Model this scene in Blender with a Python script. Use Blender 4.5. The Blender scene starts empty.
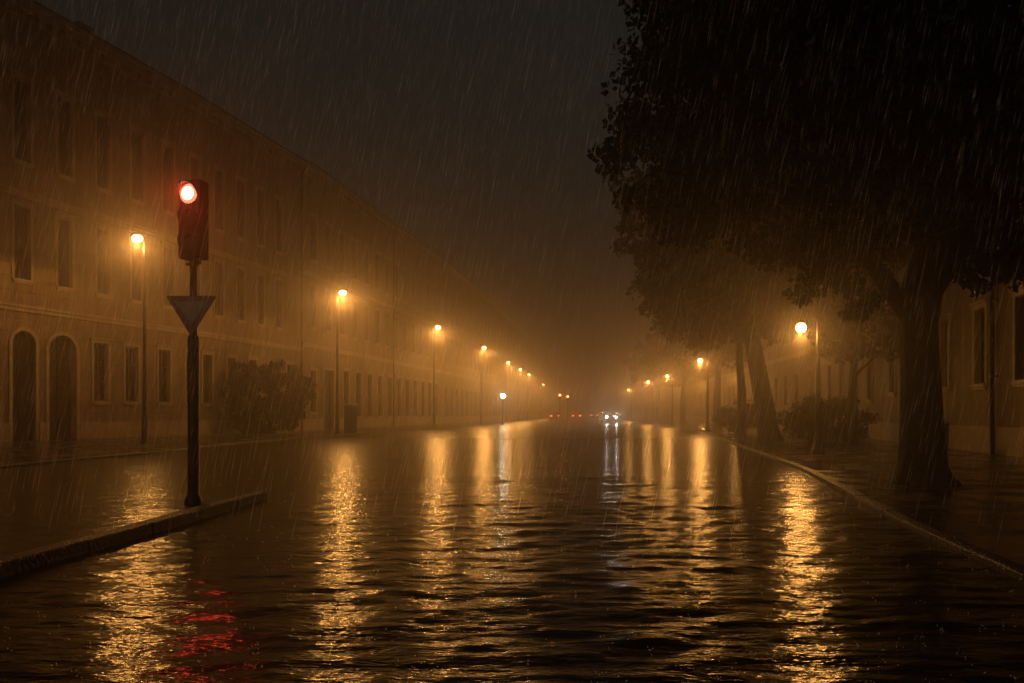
import bpy, bmesh, math, random
import numpy as np
from mathutils import Vector, Matrix

random.seed(7)
rng = np.random.default_rng(7)
SC = bpy.context.scene
COL = SC.collection
R = math.radians

# ------------------------------------------------------------------ tuning
SODIUM = (1.0, 0.435, 0.092)
FOG_DENSITY = 0.0108
LAMP_W = 1500.0
GLOBE_W = 420.0
SKY_STRENGTH = 0.012

# ------------------------------------------------------------------ helpers
def tag(o, label=None, cat=None, group=None, kind=None):
    if label: o['label'] = label
    if cat: o['category'] = cat
    if group: o['group'] = group
    if kind: o['kind'] = kind
    return o

def empty(name, loc=(0, 0, 0), rz=0.0):
    o = bpy.data.objects.new(name, None)
    o.empty_display_size = 0.3
    COL.objects.link(o)
    o.location = loc
    o.rotation_euler = (0, 0, rz)
    return o

class MB:
    """collects shapes into one mesh"""
    def __init__(self):
        self.v, self.f, self.s = [], [], []
    def add(self, verts, faces, smooth=False):
        b = len(self.v)
        self.v += [tuple(p) for p in verts]
        self.f += [tuple(b + i for i in f) for f in faces]
        self.s += [smooth] * len(faces)
    def quad(self, a, b, c, d):
        self.add([a, b, c, d], [(0, 1, 2, 3)])
    def box(self, x0, x1, y0, y1, z0, z1, M=None):
        vs = [Vector((x, y, z)) for z in (z0, z1) for y in (y0, y1) for x in (x0, x1)]
        if M is not None: vs = [M @ v for v in vs]
        self.add(vs, [(0, 2, 3, 1), (4, 5, 7, 6), (0, 1, 5, 4), (2, 6, 7, 3), (0, 4, 6, 2), (1, 3, 7, 5)])
    def rings(self, rings, smooth=True, cap=True, closed=True):
        n = len(rings[0]); b = len(self.v)
        for r in rings: self.v += [tuple(p) for p in r]
        for i in range(len(rings) - 1):
            for j in range(n):
                k = (j + 1) % n
                self.f.append((b + i*n + j, b + i*n + k, b + (i+1)*n + k, b + (i+1)*n + j)); self.s.append(smooth)
        if cap:
            self.f.append(tuple(b + j for j in reversed(range(n)))); self.s.append(False)
            q = b + (len(rings) - 1) * n
            self.f.append(tuple(q + j for j in range(n))); self.s.append(False)
    def tube(self, pts, rad, n=10, smooth=True, cap=True, wob=0.0, sx=1.0):
        pts = [Vector(p) for p in pts]
        if not hasattr(rad, '__len__'): rad = [rad] * len(pts)
        rs = []
        ref = Vector((1, 0, 0))
        for i, p in enumerate(pts):
            t = (pts[min(i+1, len(pts)-1)] - pts[max(i-1, 0)])
            if t.length < 1e-9: t = Vector((0, 0, 1))
            t.normalize()
            if abs(t.dot(ref)) > .95: ref = Vector((0, 1, 0))
            a = (ref - t * ref.dot(t)).normalized(); bb = t.cross(a)
            ring = []
            for j in range(n):
                an = 2 * math.pi * j / n
                rr = rad[i] * (1 + wob * math.sin(an * 3 + i * .7) + wob * .7 * math.sin(an * 7 + i * .3))
                ring.append(p + a * (math.cos(an) * rr * sx) + bb * (math.sin(an) * rr))
            rs.append(ring)
        self.rings(rs, smooth, cap)
    def lathe(self, prof, c=(0, 0, 0), n=20, smooth=True, M=None):
        rs = []
        for r, z in prof:
            ring = [Vector((math.cos(2*math.pi*j/n) * r, math.sin(2*math.pi*j/n) * r, z)) for j in range(n)]
            if M is not None: ring = [M @ p for p in ring]
            rs.append([p + Vector(c) for p in ring])
        self.rings(rs, smooth)
    def ball(self, c, r, n=16, m=10, sc=(1, 1, 1)):
        prof = [(max(1e-3, math.sin(math.pi*i/m)) * r, -math.cos(math.pi*i/m) * r) for i in range(m + 1)]
        rs = [[Vector((math.cos(2*math.pi*j/n)*a*sc[0] + c[0], math.sin(2*math.pi*j/n)*a*sc[1] + c[1], b*sc[2] + c[2]))
               for j in range(n)] for a, b in prof]
        self.rings(rs)
    def build(self, name, mat, parent=None, bevel=0, loc=None):
        me = bpy.data.meshes.new(name)
        me.from_pydata(self.v, [], self.f)
        me.polygons.foreach_set('use_smooth', self.s)
        me.materials.append(mat)
        me.update()
        o = bpy.data.objects.new(name, me)
        COL.objects.link(o)
        if parent is not None: o.parent = parent
        if loc: o.location = loc
        if bevel:
            m = o.modifiers.new('bev', 'BEVEL'); m.width = bevel; m.segments = 2; m.limit_method = 'ANGLE'
        return o

def np_mesh(name, verts, faces, mat, parent=None, smooth=False):
    """verts (n,3) float, faces (m,k) int"""
    me = bpy.data.meshes.new(name)
    n, (m, k) = len(verts), faces.shape
    me.vertices.add(n); me.vertices.foreach_set('co', verts.astype(np.float32).ravel())
    me.loops.add(m * k); me.loops.foreach_set('vertex_index', faces.astype(np.int32).ravel())
    me.polygons.add(m); me.polygons.foreach_set('loop_start', np.arange(0, m * k, k, dtype=np.int32))
    me.polygons.foreach_set('use_smooth', np.full(m, smooth, dtype=bool))
    me.update(calc_edges=True)
    me.materials.append(mat)
    o = bpy.data.objects.new(name, me); COL.objects.link(o)
    if parent is not None: o.parent = parent
    return o

def copy_tree(o, parent=None):
    c = o.copy(); COL.objects.link(c); c.parent = parent
    for ch in list(o.children): copy_tree(ch, c)
    return c

# ------------------------------------------------------------------ materials
def mat_base(name):
    m = bpy.data.materials.new(name); m.use_nodes = True
    nt = m.node_tree; b = nt.nodes['Principled BSDF']
    return m, nt, b

def pmat(name, c, rough=.6, metal=0.0, var=.25, scale=3.0, bump=.0, bscale=20.0, coat=0.0, spec=.5, emit=None, es=0):
    m, nt, b = mat_base(name)
    N = nt.nodes; L = nt.links
    tc = N.new('ShaderNodeTexCoord')
    no = N.new('ShaderNodeTexNoise'); no.inputs['Scale'].default_value = scale; no.inputs['Detail'].default_value = 6
    L.new(tc.outputs['Object'], no.inputs['Vector'])
    cr = N.new('ShaderNodeValToRGB')
    cr.color_ramp.elements[0].position = .3; cr.color_ramp.elements[1].position = .7
    cr.color_ramp.elements[0].color = tuple(x * (1 - var) for x in c) + (1,)
    cr.color_ramp.elements[1].color = tuple(min(1, x * (1 + var)) for x in c) + (1,)
    L.new(no.outputs['Fac'], cr.inputs['Fac']); L.new(cr.outputs['Color'], b.inputs['Base Color'])
    mr = N.new('ShaderNodeMapRange'); mr.inputs[3].default_value = max(.02, rough - .12); mr.inputs[4].default_value = min(1, rough + .12)
    L.new(no.outputs['Fac'], mr.inputs[0]); L.new(mr.outputs[0], b.inputs['Roughness'])
    b.inputs['Metallic'].default_value = metal
    b.inputs['Specular IOR Level'].default_value = spec
    b.inputs['Coat Weight'].default_value = coat; b.inputs['Coat Roughness'].default_value = .12
    if bump:
        n2 = N.new('ShaderNodeTexNoise'); n2.inputs['Scale'].default_value = bscale; n2.inputs['Detail'].default_value = 5
        L.new(tc.outputs['Object'], n2.inputs['Vector'])
        bp = N.new('ShaderNodeBump'); bp.inputs['Strength'].default_value = 1; bp.inputs['Distance'].default_value = bump
        L.new(n2.outputs['Fac'], bp.inputs['Height']); L.new(bp.outputs['Normal'], b.inputs['Normal'])
    if emit:
        b.inputs['Emission Color'].default_value = tuple(emit) + (1,); b.inputs['Emission Strength'].default_value = es
    return m

def emat(name, c, s, mis=True):
    m, nt, b = mat_base(name)
    b.inputs['Base Color'].default_value = (.05, .05, .05, 1)
    b.inputs['Emission Color'].default_value = tuple(c) + (1,)
    b.inputs['Emission Strength'].default_value = s
    if not mis: m.cycles.emission_sampling = 'NONE'
    return m

def stucco(name, c, joints=False):
    m, nt, b = mat_base(name); N = nt.nodes; L = nt.links
    tc = N.new('ShaderNodeTexCoord')
    n1 = N.new('ShaderNodeTexNoise'); n1.inputs['Scale'].default_value = .35; n1.inputs['Detail'].default_value = 8; n1.inputs['Roughness'].default_value = .65
    L.new(tc.outputs['Object'], n1.inputs['Vector'])
    # rain runs: noise stretched down the wall
    mp = N.new('ShaderNodeMapping'); mp.inputs['Scale'].default_value = (1.6, 1.6, .09)
    L.new(tc.outputs['Object'], mp.inputs['Vector'])
    n2 = N.new('ShaderNodeTexNoise'); n2.inputs['Scale'].default_value = 1.3; n2.inputs['Detail'].default_value = 5
    L.new(mp.outputs['Vector'], n2.inputs['Vector'])
    mx = N.new('ShaderNodeMath'); mx.operation = 'MULTIPLY'
    L.new(n1.outputs['Fac'], mx.inputs[0]); L.new(n2.outputs['Fac'], mx.inputs[1])
    cr = N.new('ShaderNodeValToRGB')
    cr.color_ramp.elements[0].position = .12; cr.color_ramp.elements[1].position = .38
    cr.color_ramp.elements[0].color = tuple(x * .5 for x in c) + (1,)
    cr.color_ramp.elements[1].color = tuple(x * 1.15 for x in c) + (1,)
    L.new(mx.outputs[0], cr.inputs['Fac']); L.new(cr.outputs['Color'], b.inputs['Base Color'])
    b.inputs['Roughness'].default_value = .7
    n3 = N.new('ShaderNodeTexNoise'); n3.inputs['Scale'].default_value = 7; n3.inputs['Detail'].default_value = 8
    L.new(tc.outputs['Object'], n3.inputs['Vector'])
    bp = N.new('ShaderNodeBump'); bp.inputs['Distance'].default_value = .03; bp.inputs['Strength'].default_value = .7
    if joints:
        sx = N.new('ShaderNodeSeparateXYZ'); L.new(tc.outputs['Object'], sx.inputs[0])
        cb = N.new('ShaderNodeCombineXYZ'); L.new(sx.outputs['X'], cb.inputs['X']); L.new(sx.outputs['Z'], cb.inputs['Y'])
        br = N.new('ShaderNodeTexBrick'); br.inputs['Scale'].default_value = 1.0
        br.inputs['Brick Width'].default_value = 1.5; br.inputs['Row Height'].default_value = .62
        br.inputs['Mortar Size'].default_value = .03; br.inputs['Mortar Smooth'].default_value = .3
        br.inputs['Color1'].default_value = (1, 1, 1, 1); br.inputs['Color2'].default_value = (1, 1, 1, 1)
        br.inputs['Mortar'].default_value = (0, 0, 0, 1)
        L.new(cb.outputs[0], br.inputs['Vector'])
        ad = N.new('ShaderNodeMath'); ad.operation = 'MULTIPLY_ADD'; ad.inputs[1].default_value = 2.0
        L.new(br.outputs['Color'], ad.inputs[0]); L.new(n3.outputs['Fac'], ad.inputs[2])
        L.new(ad.outputs[0], bp.inputs['Height'])
    else:
        L.new(n3.outputs['Fac'], bp.inputs['Height'])
    L.new(bp.outputs['Normal'], b.inputs['Normal'])
    return m

M = {}
M['stucco_a'] = stucco('ochre_rusticated_stucco', (.31, .235, .155), True)
M['stucco_b'] = stucco('tan_stucco', (.265, .205, .135))
M['stucco_c'] = stucco('grey_tan_stucco', (.24, .195, .145))
M['trim'] = pmat('stone_trim', (.40, .33, .24), .6, var=.25, scale=2, bump=.01, bscale=9)
M['roof'] = pmat('wet_roof_tile', (.06, .035, .025), .5, var=.4, scale=2, bump=.03, bscale=6)
M['glass'] = pmat('dark_window_glass', (.012, .012, .012), .12, var=.3)
M['wood'] = pmat('dark_wood', (.035, .022, .013), .45, var=.4, scale=4, bump=.004)
M['shutter'] = pmat('dark_shutter', (.03, .028, .02), .5, var=.4, scale=5)
M['pole'] = pmat('dark_wet_steel', (.02, .019, .017), .32, metal=.4, var=.35, scale=6, bump=.001, bscale=60)
M['iron'] = pmat('black_cast_iron', (.016, .015, .014), .35, metal=.3, var=.3, scale=8, bump=.002, bscale=40)
M['black'] = pmat('black_housing_plastic', (.008, .008, .008), .5, var=.3, spec=.3, scale=9, bump=.0008, bscale=90)
M['kerb'] = pmat('wet_granite_kerb', (.03, .027, .023), .45, var=.5, scale=9, bump=.02, bscale=24, spec=.35)
M['red_paint'] = pmat('red_sign_paint', (.34, .022, .014), .3, var=.25, scale=8)
M['amber_lit_white'] = pmat('amber_lit_sign_face', (.62, .47, .30), .35, var=.2, scale=8)  # white face tinted tan: the street's amber light is put into the colour
M['bark'] = pmat('wet_bark', (.014, .011, .008), .65, var=.5, scale=6, bump=.05, bscale=11)
M['leafdry'] = pmat('hedge_leaf', (.035, .045, .018), .45, var=.4)
M['lamp_emit'] = emat('sodium_lamp_glow', (1.0, .46, .11), 60, False)
M['globe_emit'] = emat('sodium_globe_glow', (1.0, .46, .11), 32, False)
M['white_emit'] = emat('white_lamp_glow', (.85, 1.0, .72), 90, False)
M['head_emit'] = emat('headlight_glow', (1.0, .96, .86), 80, False)
M['tail_emit'] = emat('tail_light_glow', (1.0, .10, .04), 13, False)
M['dark_lens'] = pmat('unlit_signal_lens', (.03, .02, .008), .15, var=.1)
M['carpaint'] = pmat('dark_car_paint', (.03, .03, .035), .25, metal=.3, var=.1, coat=1)
M['rubber'] = pmat('tyre_rubber', (.015, .015, .015), .8)
M['bin'] = pmat('grey_green_bin', (.04, .045, .035), .4, var=.3)
M['pale'] = pmat('pale_lid', (.45, .42, .36), .3, var=.2)

def leaf_mat(name, c):
    m, nt, b = mat_base(name); N = nt.nodes; L = nt.links
    g = N.new('ShaderNodeNewGeometry')
    cr = N.new('ShaderNodeValToRGB')
    cr.color_ramp.elements[0].color = tuple(x * .55 for x in c) + (1,)
    cr.color_ramp.elements[1].color = tuple(x * 1.4 for x in c) + (1,)
    L.new(g.outputs['Random Per Island'], cr.inputs['Fac'])
    L.new(cr.outputs['Color'], b.inputs['Base Color'])
    b.inputs['Roughness'].default_value = .38
    tr = N.new('ShaderNodeBsdfTranslucent'); L.new(cr.outputs['Color'], tr.inputs['Color'])
    mx = N.new('ShaderNodeMixShader'); mx.inputs[0].default_value = .2
    L.new(b.outputs[0], mx.inputs[1]); L.new(tr.outputs[0], mx.inputs[2])
    L.new(mx.outputs[0], N['Material Output'].inputs['Surface'])
    return m
M['leaf'] = leaf_mat('wet_green_leaf', (.018, .026, .010))

# water ---------------------------------------------------------------
def water_material():
    m, nt, b = mat_base('murky_flood_water'); N = nt.nodes; L = nt.links
    b.inputs['Base Color'].default_value = (.012, .010, .007, 1)
    b.inputs['IOR'].default_value = 1.33
    b.inputs['Roughness'].default_value = .17
    tc = N.new('ShaderNodeTexCoord')
    # roughness raised down the street, making up for far ripples the bump averages out
    sxyz = N.new('ShaderNodeSeparateXYZ'); L.new(tc.outputs['Object'], sxyz.inputs[0])
    rmap = N.new('ShaderNodeMapRange'); rmap.inputs[1].default_value = 8; rmap.inputs[2].default_value = 50
    rmap.inputs[3].default_value = .17; rmap.inputs[4].default_value = .30
    L.new(sxyz.outputs['Y'], rmap.inputs[0]); L.new(rmap.outputs[0], b.inputs['Roughness'])
    def noise(scale, stretch, detail, rough=.5, off=0):
        mp = N.new('ShaderNodeMapping'); mp.inputs['Scale'].default_value = (stretch, 1, 1)
        mp.inputs['Location'].default_value = (off, off * .7, 0); mp.inputs['Rotation'].default_value = (0, 0, off * .05)
        L.new(tc.outputs['Object'], mp.inputs['Vector'])
        n = N.new('ShaderNodeTexNoise'); n.inputs['Scale'].default_value = scale
        n.inputs['Detail'].default_value = detail; n.inputs['Roughness'].default_value = rough
        L.new(mp.outputs['Vector'], n.inputs['Vector'])
        return n.outputs['Fac']
    a = noise(2.6, .45, 3, .5, 1.0)      # chop
    c = noise(9.0, .38, 3, .6, 4.0)      # ripples
    d = noise(36.0, .4, 2, .5, 9.0)
    e = noise(.62, .33, 3, .55, 14.0)     # slow swell seen far off      # rain roughened skin
    # rain rings
    vo = N.new('ShaderNodeTexVoronoi'); vo.inputs['Scale'].default_value = 3.4; vo.inputs['Randomness'].default_value = 1
    L.new(tc.outputs['Object'], vo.inputs['Vector'])
    ms = N.new('ShaderNodeMath'); ms.operation = 'MULTIPLY'; ms.inputs[1].default_value = 60
    L.new(vo.outputs['Distance'], ms.inputs[0])
    sn = N.new('ShaderNodeMath'); sn.operation = 'SINE'; L.new(ms.outputs[0], sn.inputs[0])
    fo = N.new('ShaderNodeMapRange'); fo.inputs[1].default_value = 0; fo.inputs[2].default_value = .42
    fo.inputs[3].default_value = 1; fo.inputs[4].default_value = 0
    L.new(vo.outputs['Distance'], fo.inputs[0])
    mr = N.new('ShaderNodeMath'); mr.operation = 'MULTIPLY'; L.new(sn.outputs[0], mr.inputs[0]); L.new(fo.outputs[0], mr.inputs[1])
    def madd(x, k, y=None):
        q = N.new('ShaderNodeMath'); q.operation = 'MULTIPLY_ADD'; q.inputs[1].default_value = k
        L.new(x, q.inputs[0])
        if y is None: q.inputs[2].default_value = 0
        else: L.new(y, q.inputs[2])
        return q.outputs[0]
    h = madd(a, .016)
    h = madd(c, .0150, h)
    h = madd(d, .0040, h)
    h = madd(e, .02, h)
    h = madd(mr.outputs[0], .0002, h)
    bp = N.new('ShaderNodeBump'); bp.inputs['Strength'].default_value = 1; bp.inputs['Distance'].default_value = 1
    L.new(h, bp.inputs['Height']); L.new(bp.outputs['Normal'], b.inputs['Normal'])
    return m
M['water'] = water_material()

def paving_material():
    m, nt, b = mat_base('wet_stone_paving'); N = nt.nodes; L = nt.links
    tc = N.new('ShaderNodeTexCoord')
    br = N.new('ShaderNodeTexBrick'); br.inputs['Scale'].default_value = 1
    br.inputs['Brick Width'].default_value = .55; br.inputs['Row Height'].default_value = .35
    br.inputs['Mortar Size'].default_value = .008
    br.inputs['Color1'].default_value = (.05, .043, .035, 1); br.inputs['Color2'].default_value = (.075, .065, .052, 1)
    br.inputs['Mortar'].default_value = (.02, .018, .015, 1)
    mp = N.new('ShaderNodeMapping'); mp.inputs['Rotation'].default_value = (0, 0, R(-12))
    L.new(tc.outputs['Object'], mp.inputs['Vector']); L.new(mp.outputs['Vector'], br.inputs['Vector'])
    L.new(br.outputs['Color'], b.inputs['Base Color'])
    n = N.new('ShaderNodeTexNoise'); n.inputs['Scale'].default_value = .9; n.inputs['Detail'].default_value = 5
    L.new(tc.outputs['Object'], n.inputs['Vector'])
    mr = N.new('ShaderNodeMapRange'); mr.inputs[1].default_value = .4; mr.inputs[2].default_value = .62
    mr.inputs[3].default_value = .10; mr.inputs[4].default_value = .38
    L.new(n.outputs['Fac'], mr.inputs[0]); L.new(mr.outputs[0], b.inputs['Roughness'])
    n2 = N.new('ShaderNodeTexNoise'); n2.inputs['Scale'].default_value = 9; n2.inputs['Detail'].default_value = 4
    L.new(tc.outputs['Object'], n2.inputs['Vector'])
    ad = N.new('ShaderNodeMath'); ad.operation = 'MULTIPLY_ADD'; ad.inputs[1].default_value = .25
    L.new(br.outputs['Fac'], ad.inputs[0]); ad.inputs[1].default_value = -.3; L.new(n2.outputs['Fac'], ad.inputs[2])
    bp = N.new('ShaderNodeBump'); bp.inputs['Distance'].default_value = .012; bp.inputs['Strength'].default_value = 1
    L.new(ad.outputs[0], bp.inputs['Height']); L.new(bp.outputs['Normal'], b.inputs['Normal'])
    b.inputs['IOR'].default_value = 1.36
    return m
M['paving'] = paving_material()

# ------------------------------------------------------------------ camera
cam_d = bpy.data.cameras.new('camera'); cam = bpy.data.objects.new('camera', cam_d); COL.objects.link(cam)
cam.location = (0, 0, 1.3); cam.rotation_euler = (R(90), 0, 0)
cam_d.sensor_width = 36; cam_d.lens = 28; cam_d.shift_y = 72 / 1024
cam_d.clip_end = 2000; cam_d.clip_start = .05
SC.camera = cam

# ------------------------------------------------------------------ flood water (one sheet)
def flood_water():
    ys = [-14, -9, -5, -2, 0, 1]
    y = 1.6
    while y < 342: ys.append(y); y += max(.028, y * .0058)
    ys.append(345.0); ys = np.array(ys)
    t = np.linspace(-2.95, 3.3, 620); xs = 6 * np.sinh(t)
    xs = np.concatenate([xs]); X, Y = np.meshgrid(xs, ys)
    dx = np.gradient(xs)[None, :]; dy = np.gradient(ys)[:, None]
    sp = np.maximum(dx * .4, dy) * np.ones_like(X)
    Z = np.zeros_like(X)
    g = np.random.default_rng(3)
    for i in range(150):
        lam = .12 * (.95 / .12) ** g.random()
        th = g.normal(0, .5) + math.pi / 2 + .08
        k = 2 * math.pi / lam
        amp = .00088 * lam ** .45 * g.uniform(.5, 1.3)
        ph = k * (X * math.cos(th) + Y * math.sin(th)) + g.random() * 6.28
        # sharpened crests
        w = np.sin(ph + .5 * np.sin(X * .31 + i) + .4 * np.sin(Y * .23 + i * 2))
        Z += np.clip((lam / sp - 3) / 3, 0, 1) * amp * (w + .25 * w * w)
    for i in range(46):
        lam = .9 * (6.5 / .9) ** g.random()
        th = g.normal(0, .38) + math.pi / 2 + .06
        k = 2 * math.pi / lam
        ph = k * (X * math.cos(th) + Y * math.sin(th)) + g.random() * 6.28 + .6 * np.sin(X * .27 + i * 1.3)
        w = np.sin(ph)
        Z += np.clip((lam / sp - 2.5) / 2.5, 0, 1) * .0004 * lam * g.uniform(.5, 1.3) * (w + .2 * w * w) * np.interp(Y, [5, 14, 30, 90], [.8, 1.0, 1.6, 2.2])
    # calmer behind the kerbs (right pavement edge side, and behind the island kerb)
    xr = np.interp(Y, [2, 6, 18, 56], [3.1, 3.87, 6.6, 13.4])
    Z *= 1 - .55 * np.clip((X - xr) / .6, 0, 1)
    gust = .75 + .35 * np.sin(X * .22 + 1) * np.sin(Y * .16 + .5)
    Z *= gust
    V = np.stack([X, Y, Z], -1).reshape(-1, 3)
    ny, nx = X.shape
    a = (np.arange(ny - 1)[:, None] * nx + np.arange(nx - 1)[None, :]).ravel()
    F = np.stack([a, a + 1, a + nx + 1, a + nx], 1)
    o = np_mesh('flood_water', V, F, M['water'], None, True)
    tag(o, 'dark rippled flood water covering the whole street', None, None, 'structure')
flood_water()

# ------------------------------------------------------------------ kerbs and pavements
KR = [(2.2, -2), (3.1, 2.5), (3.87, 6.02), (4.5, 9.24), (6.6, 18.2), (10.1, 38), (13.4, 56), (15.7, 82), (17.5, 104), (20.1, 140), (26, 220), (35, 335)]
KL = [(-13.6, 6), (-12.1, 18.8), (-11.5, 26.5), (-11.6, 34), (-9.8, 51), (-5.5, 71), (-2.4, 93), (.4, 120), (4.2, 157), (9.3, 211), (21, 335)]

def densify(P, st=.9):
    out = []
    for (a, b) in zip(P, P[1:]):
        a, b = Vector(a), Vector(b); n = max(1, int((b - a).length / st))
        for i in range(n): out.append(a.lerp(b, i / n))
    out.append(Vector(P[-1])); return out

def kerb(name, P, w, h, label, side, far=120, jog=.006, z0=-.2, parent=None):
    P = [p for p in densify(P) if p.y < far]
    mb = MB(); g = random.Random(5)
    for i in range(len(P) - 1):
        a, b = P[i], P[i + 1]; d = (b - a); l = d.length; d.normalize(); n = Vector((d.y, -d.x)) * side
        j = g.uniform(-jog, jog); hz = h + g.uniform(-jog, jog)
        a2 = a + d * .007; b2 = b - d * .007
        M3 = Matrix(((d.x, n.x, 0, a2.x + n.x * j), (d.y, n.y, 0, a2.y + n.y * j), (0, 0, 1, 0), (0, 0, 0, 1)))
        ll = (b2 - a2).length; c = .012
        prof = [(0, z0), (w, z0), (w, hz - c), (w - c, hz), (c, hz), (0, hz - c)]
        mb.rings([[M3 @ Vector((x, yy, zz)) for yy, zz in prof] for x in (0, ll)], smooth=False)
    o = mb.build(name, M['kerb'])
    tag(o, label, 'kerb')
    return o
kerb('kerb', KR, .17, .075, 'long wet stone kerb running along the right pavement edge', 1)
kerb('kerb', KL, .17, .06, 'low far kerb along the left pavement below the arched doors', -1)
ISL = [(-4.25, 2.2), (-3.97, 6.2), (-3.80, 9.75), (-3.70, 12.0)]
ik = kerb('traffic_island_kerb', ISL, .20, .13, 'dark raised kerb of the flooded traffic island before the red signal', -1, jog=.008)

def pavement(name, K, X_out, z, label, off):
    P = [Vector(p) for p in K]
    mb = MB()
    for a, b in zip(P, P[1:]):
        q = [(a.x + off, a.y, z), (X_out, a.y, z), (X_out, b.y, z), (b.x + off, b.y, z)]
        if X_out < 0: q = q[::-1]
        q = q[::-1] if False else q
        mb.quad(*q)
    o = mb.build(name, M['paving']); tag(o, label, None, None, 'structure')
    me = o.data
    bm = bmesh.new(); bm.from_mesh(me)
    for f in bm.faces:
        f.normal_update()
        if f.normal.z < 0: f.normal_flip()
    bm.to_mesh(me); bm.free()
pavement('pavement', KR, 62, .030, 'wet paving under the trees', .19)
pavement('pavement', KL, -52, .030, 'wet paving before the long facade', -.19)

# ------------------------------------------------------------------ street lamps (left, tall)
def point(name, loc, energy, color, radius, parent=None):
    l = bpy.data.lights.new(name, 'POINT'); l.energy = energy; l.color = color; l.shadow_soft_size = radius
    o = bpy.data.objects.new(name, l); COL.objects.link(o); o.location = loc
    if parent is not None: o.parent = parent
    return o

def tall_lamp():
    r = empty('street_lamp')
    mb = MB(); mb.lathe([(.19, -.1), (.19, .05), (.13, .12), (.13, 1.15), (.10, 1.25), (.085, 2.5), (.065, 6), (.05, 8.75), (.02, 8.78)], n=14)
    mb.build('pole', M['pole'], r)
    mb = MB(); mb.tube([(0, 0, 8.6), (.02, 0, 8.95), (.12, 0, 9.10), (.3, 0, 9.12)], [.045, .042, .038, .035], 8)
    mb.build('arm', M['pole'], r)
    mb = MB(); mb.ball((.36, 0, 9.11), .3, 18, 10, (1, .6, .28))
    mb.build('lamp_head', M['pole'], r)
    mb = MB(); mb.ball((.36, 0, 8.93), .2, 18, 10, (1.1, .95, .85))
    lens = mb.build('lens', M['lamp_emit'], r)
    return r

LEFT = [(-16.05, 34.8, 180, 'first and tallest-looking street lamp on the left, behind the red signal'),
        (-11.1, 50.6, 0, 'second street lamp on the left, beside the hedge'),
        (-6.95, 71, 0, 'third street lamp on the left, beyond the cabinet'),
        (-3.6, 93, 0, 'fourth street lamp from the left, its glow just over the white bollard light'),
        (-.9, 120, 0, 'fifth street lamp in the left row, before the close pair'),
        (1.1, 139, 0, 'sixth street lamp in the left row, nearer one of the close pair'),
        (3.0, 157, 0, 'seventh street lamp in the left row, farther one of the close pair'),
        (7.9, 211, 0, 'last and faintest street lamp at the far end of the left row')]
proto = tall_lamp()
for i, (x, y, a, lb) in enumerate(LEFT):
    o = proto if i == 0 else copy_tree(proto)
    o.location = (x, y, .03); o.rotation_euler.z = -.15 + R(a)
    tag(o, lb, 'street lamp', 'tall street lamps down the left side')
    k_ = (.42, .34, .58, 1.0, 1.3, 1.2, 1.3, 1.4)[i]
    p = point('bulb', (.36, 0, 8.62), LAMP_W * .13 * k_, SODIUM, .12, o)
    sl = bpy.data.lights.new('downlight', 'SPOT'); sl.energy = LAMP_W * k_; sl.color = SODIUM; sl.shadow_soft_size = .12
    sl.spot_size = R(177); sl.spot_blend = .12
    so = bpy.data.objects.new('downlight', sl); COL.objects.link(so); so.parent = o; so.location = (.36, 0, 8.63)

# ------------------------------------------------------------------ street lamps (right, globes)
def globe_lamp():
    r = empty('globe_street_lamp')
    mb = MB(); mb.lathe([(.20, -.1), (.20, .12), (.15, .2), (.13, .45), (.095, .6), (.085, 1.45), (.11, 1.5), (.075, 1.58), (.055, 3.2), (.045, 4.7), (.06, 4.73), (.03, 4.8), (.012, 4.95)], n=14)
    mb.build('post', M['iron'], r)
    mb = MB(); mb.tube([(0, 0, 4.15), (-.12, 0, 4.38), (-.32, 0, 4.42), (-.5, 0, 4.32), (-.52, 0, 4.12)], .022, 8)
    mb.tube([(0, 0, 3.75), (-.1, 0, 3.95), (-.24, 0, 4.2), (-.3, 0, 4.40)], .012, 6)
    mb.build('bracket', M['iron'], r)
    mb = MB(); mb.lathe([(.02, 4.19), (.06, 4.17), (.13, 4.10), (.14, 4.06), (.10, 4.05)], (-.52, 0, 0), 14)
    mb.build('lamp_cap', M['iron'], r)
    mb = MB(); mb.ball((-.52, 0, 3.92), .155, 20, 12)
    mb.build('globe', M['globe_emit'], r)
    return r
RIGHT = [(9.45, 24.6, 1.0, 'nearest globe lamp on a dark post left of the big tree'),
         (13.75, 56, 1.27, 'second globe lamp of the right row, past the leaning trunk'),
         (16.5, 82, 1.30, 'third globe lamp of the right row'),
         (18.3, 104, 1.37, 'fourth globe lamp of the right row'),
         (21.0, 140, 1.38, 'farthest globe lamp of the right row, near the headlights')]
proto = globe_lamp()
for i, (x, y, s, lb) in enumerate(RIGHT):
    o = proto if i == 0 else copy_tree(proto)
    o.location = (x, y, .03); o.scale = (1, 1, s)
    if s > 1:
        for ch in o.children:
            if ch.name.startswith('globe'): ch.scale = (1, 1, 1/s); ch.location = (0, 0, 3.92 - 3.92 / s)
    tag(o, lb, 'street lamp', 'globe street lamps down the right side')
    p = point('bulb', (-.52 + x, y - .0, 3.92 * s + .03 - .26), GLOBE_W * (.62, 1.2, 1.6, 2.0, 2.4)[i], SODIUM, .12, None)
    p.parent = o; p.matrix_parent_inverse = Matrix.Translation((x, y, .03)) .inverted() if s == 1 else (Matrix.Translation((x, y, .03)) @ Matrix.Diagonal((1, 1, s, 1))).inverted()

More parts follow.
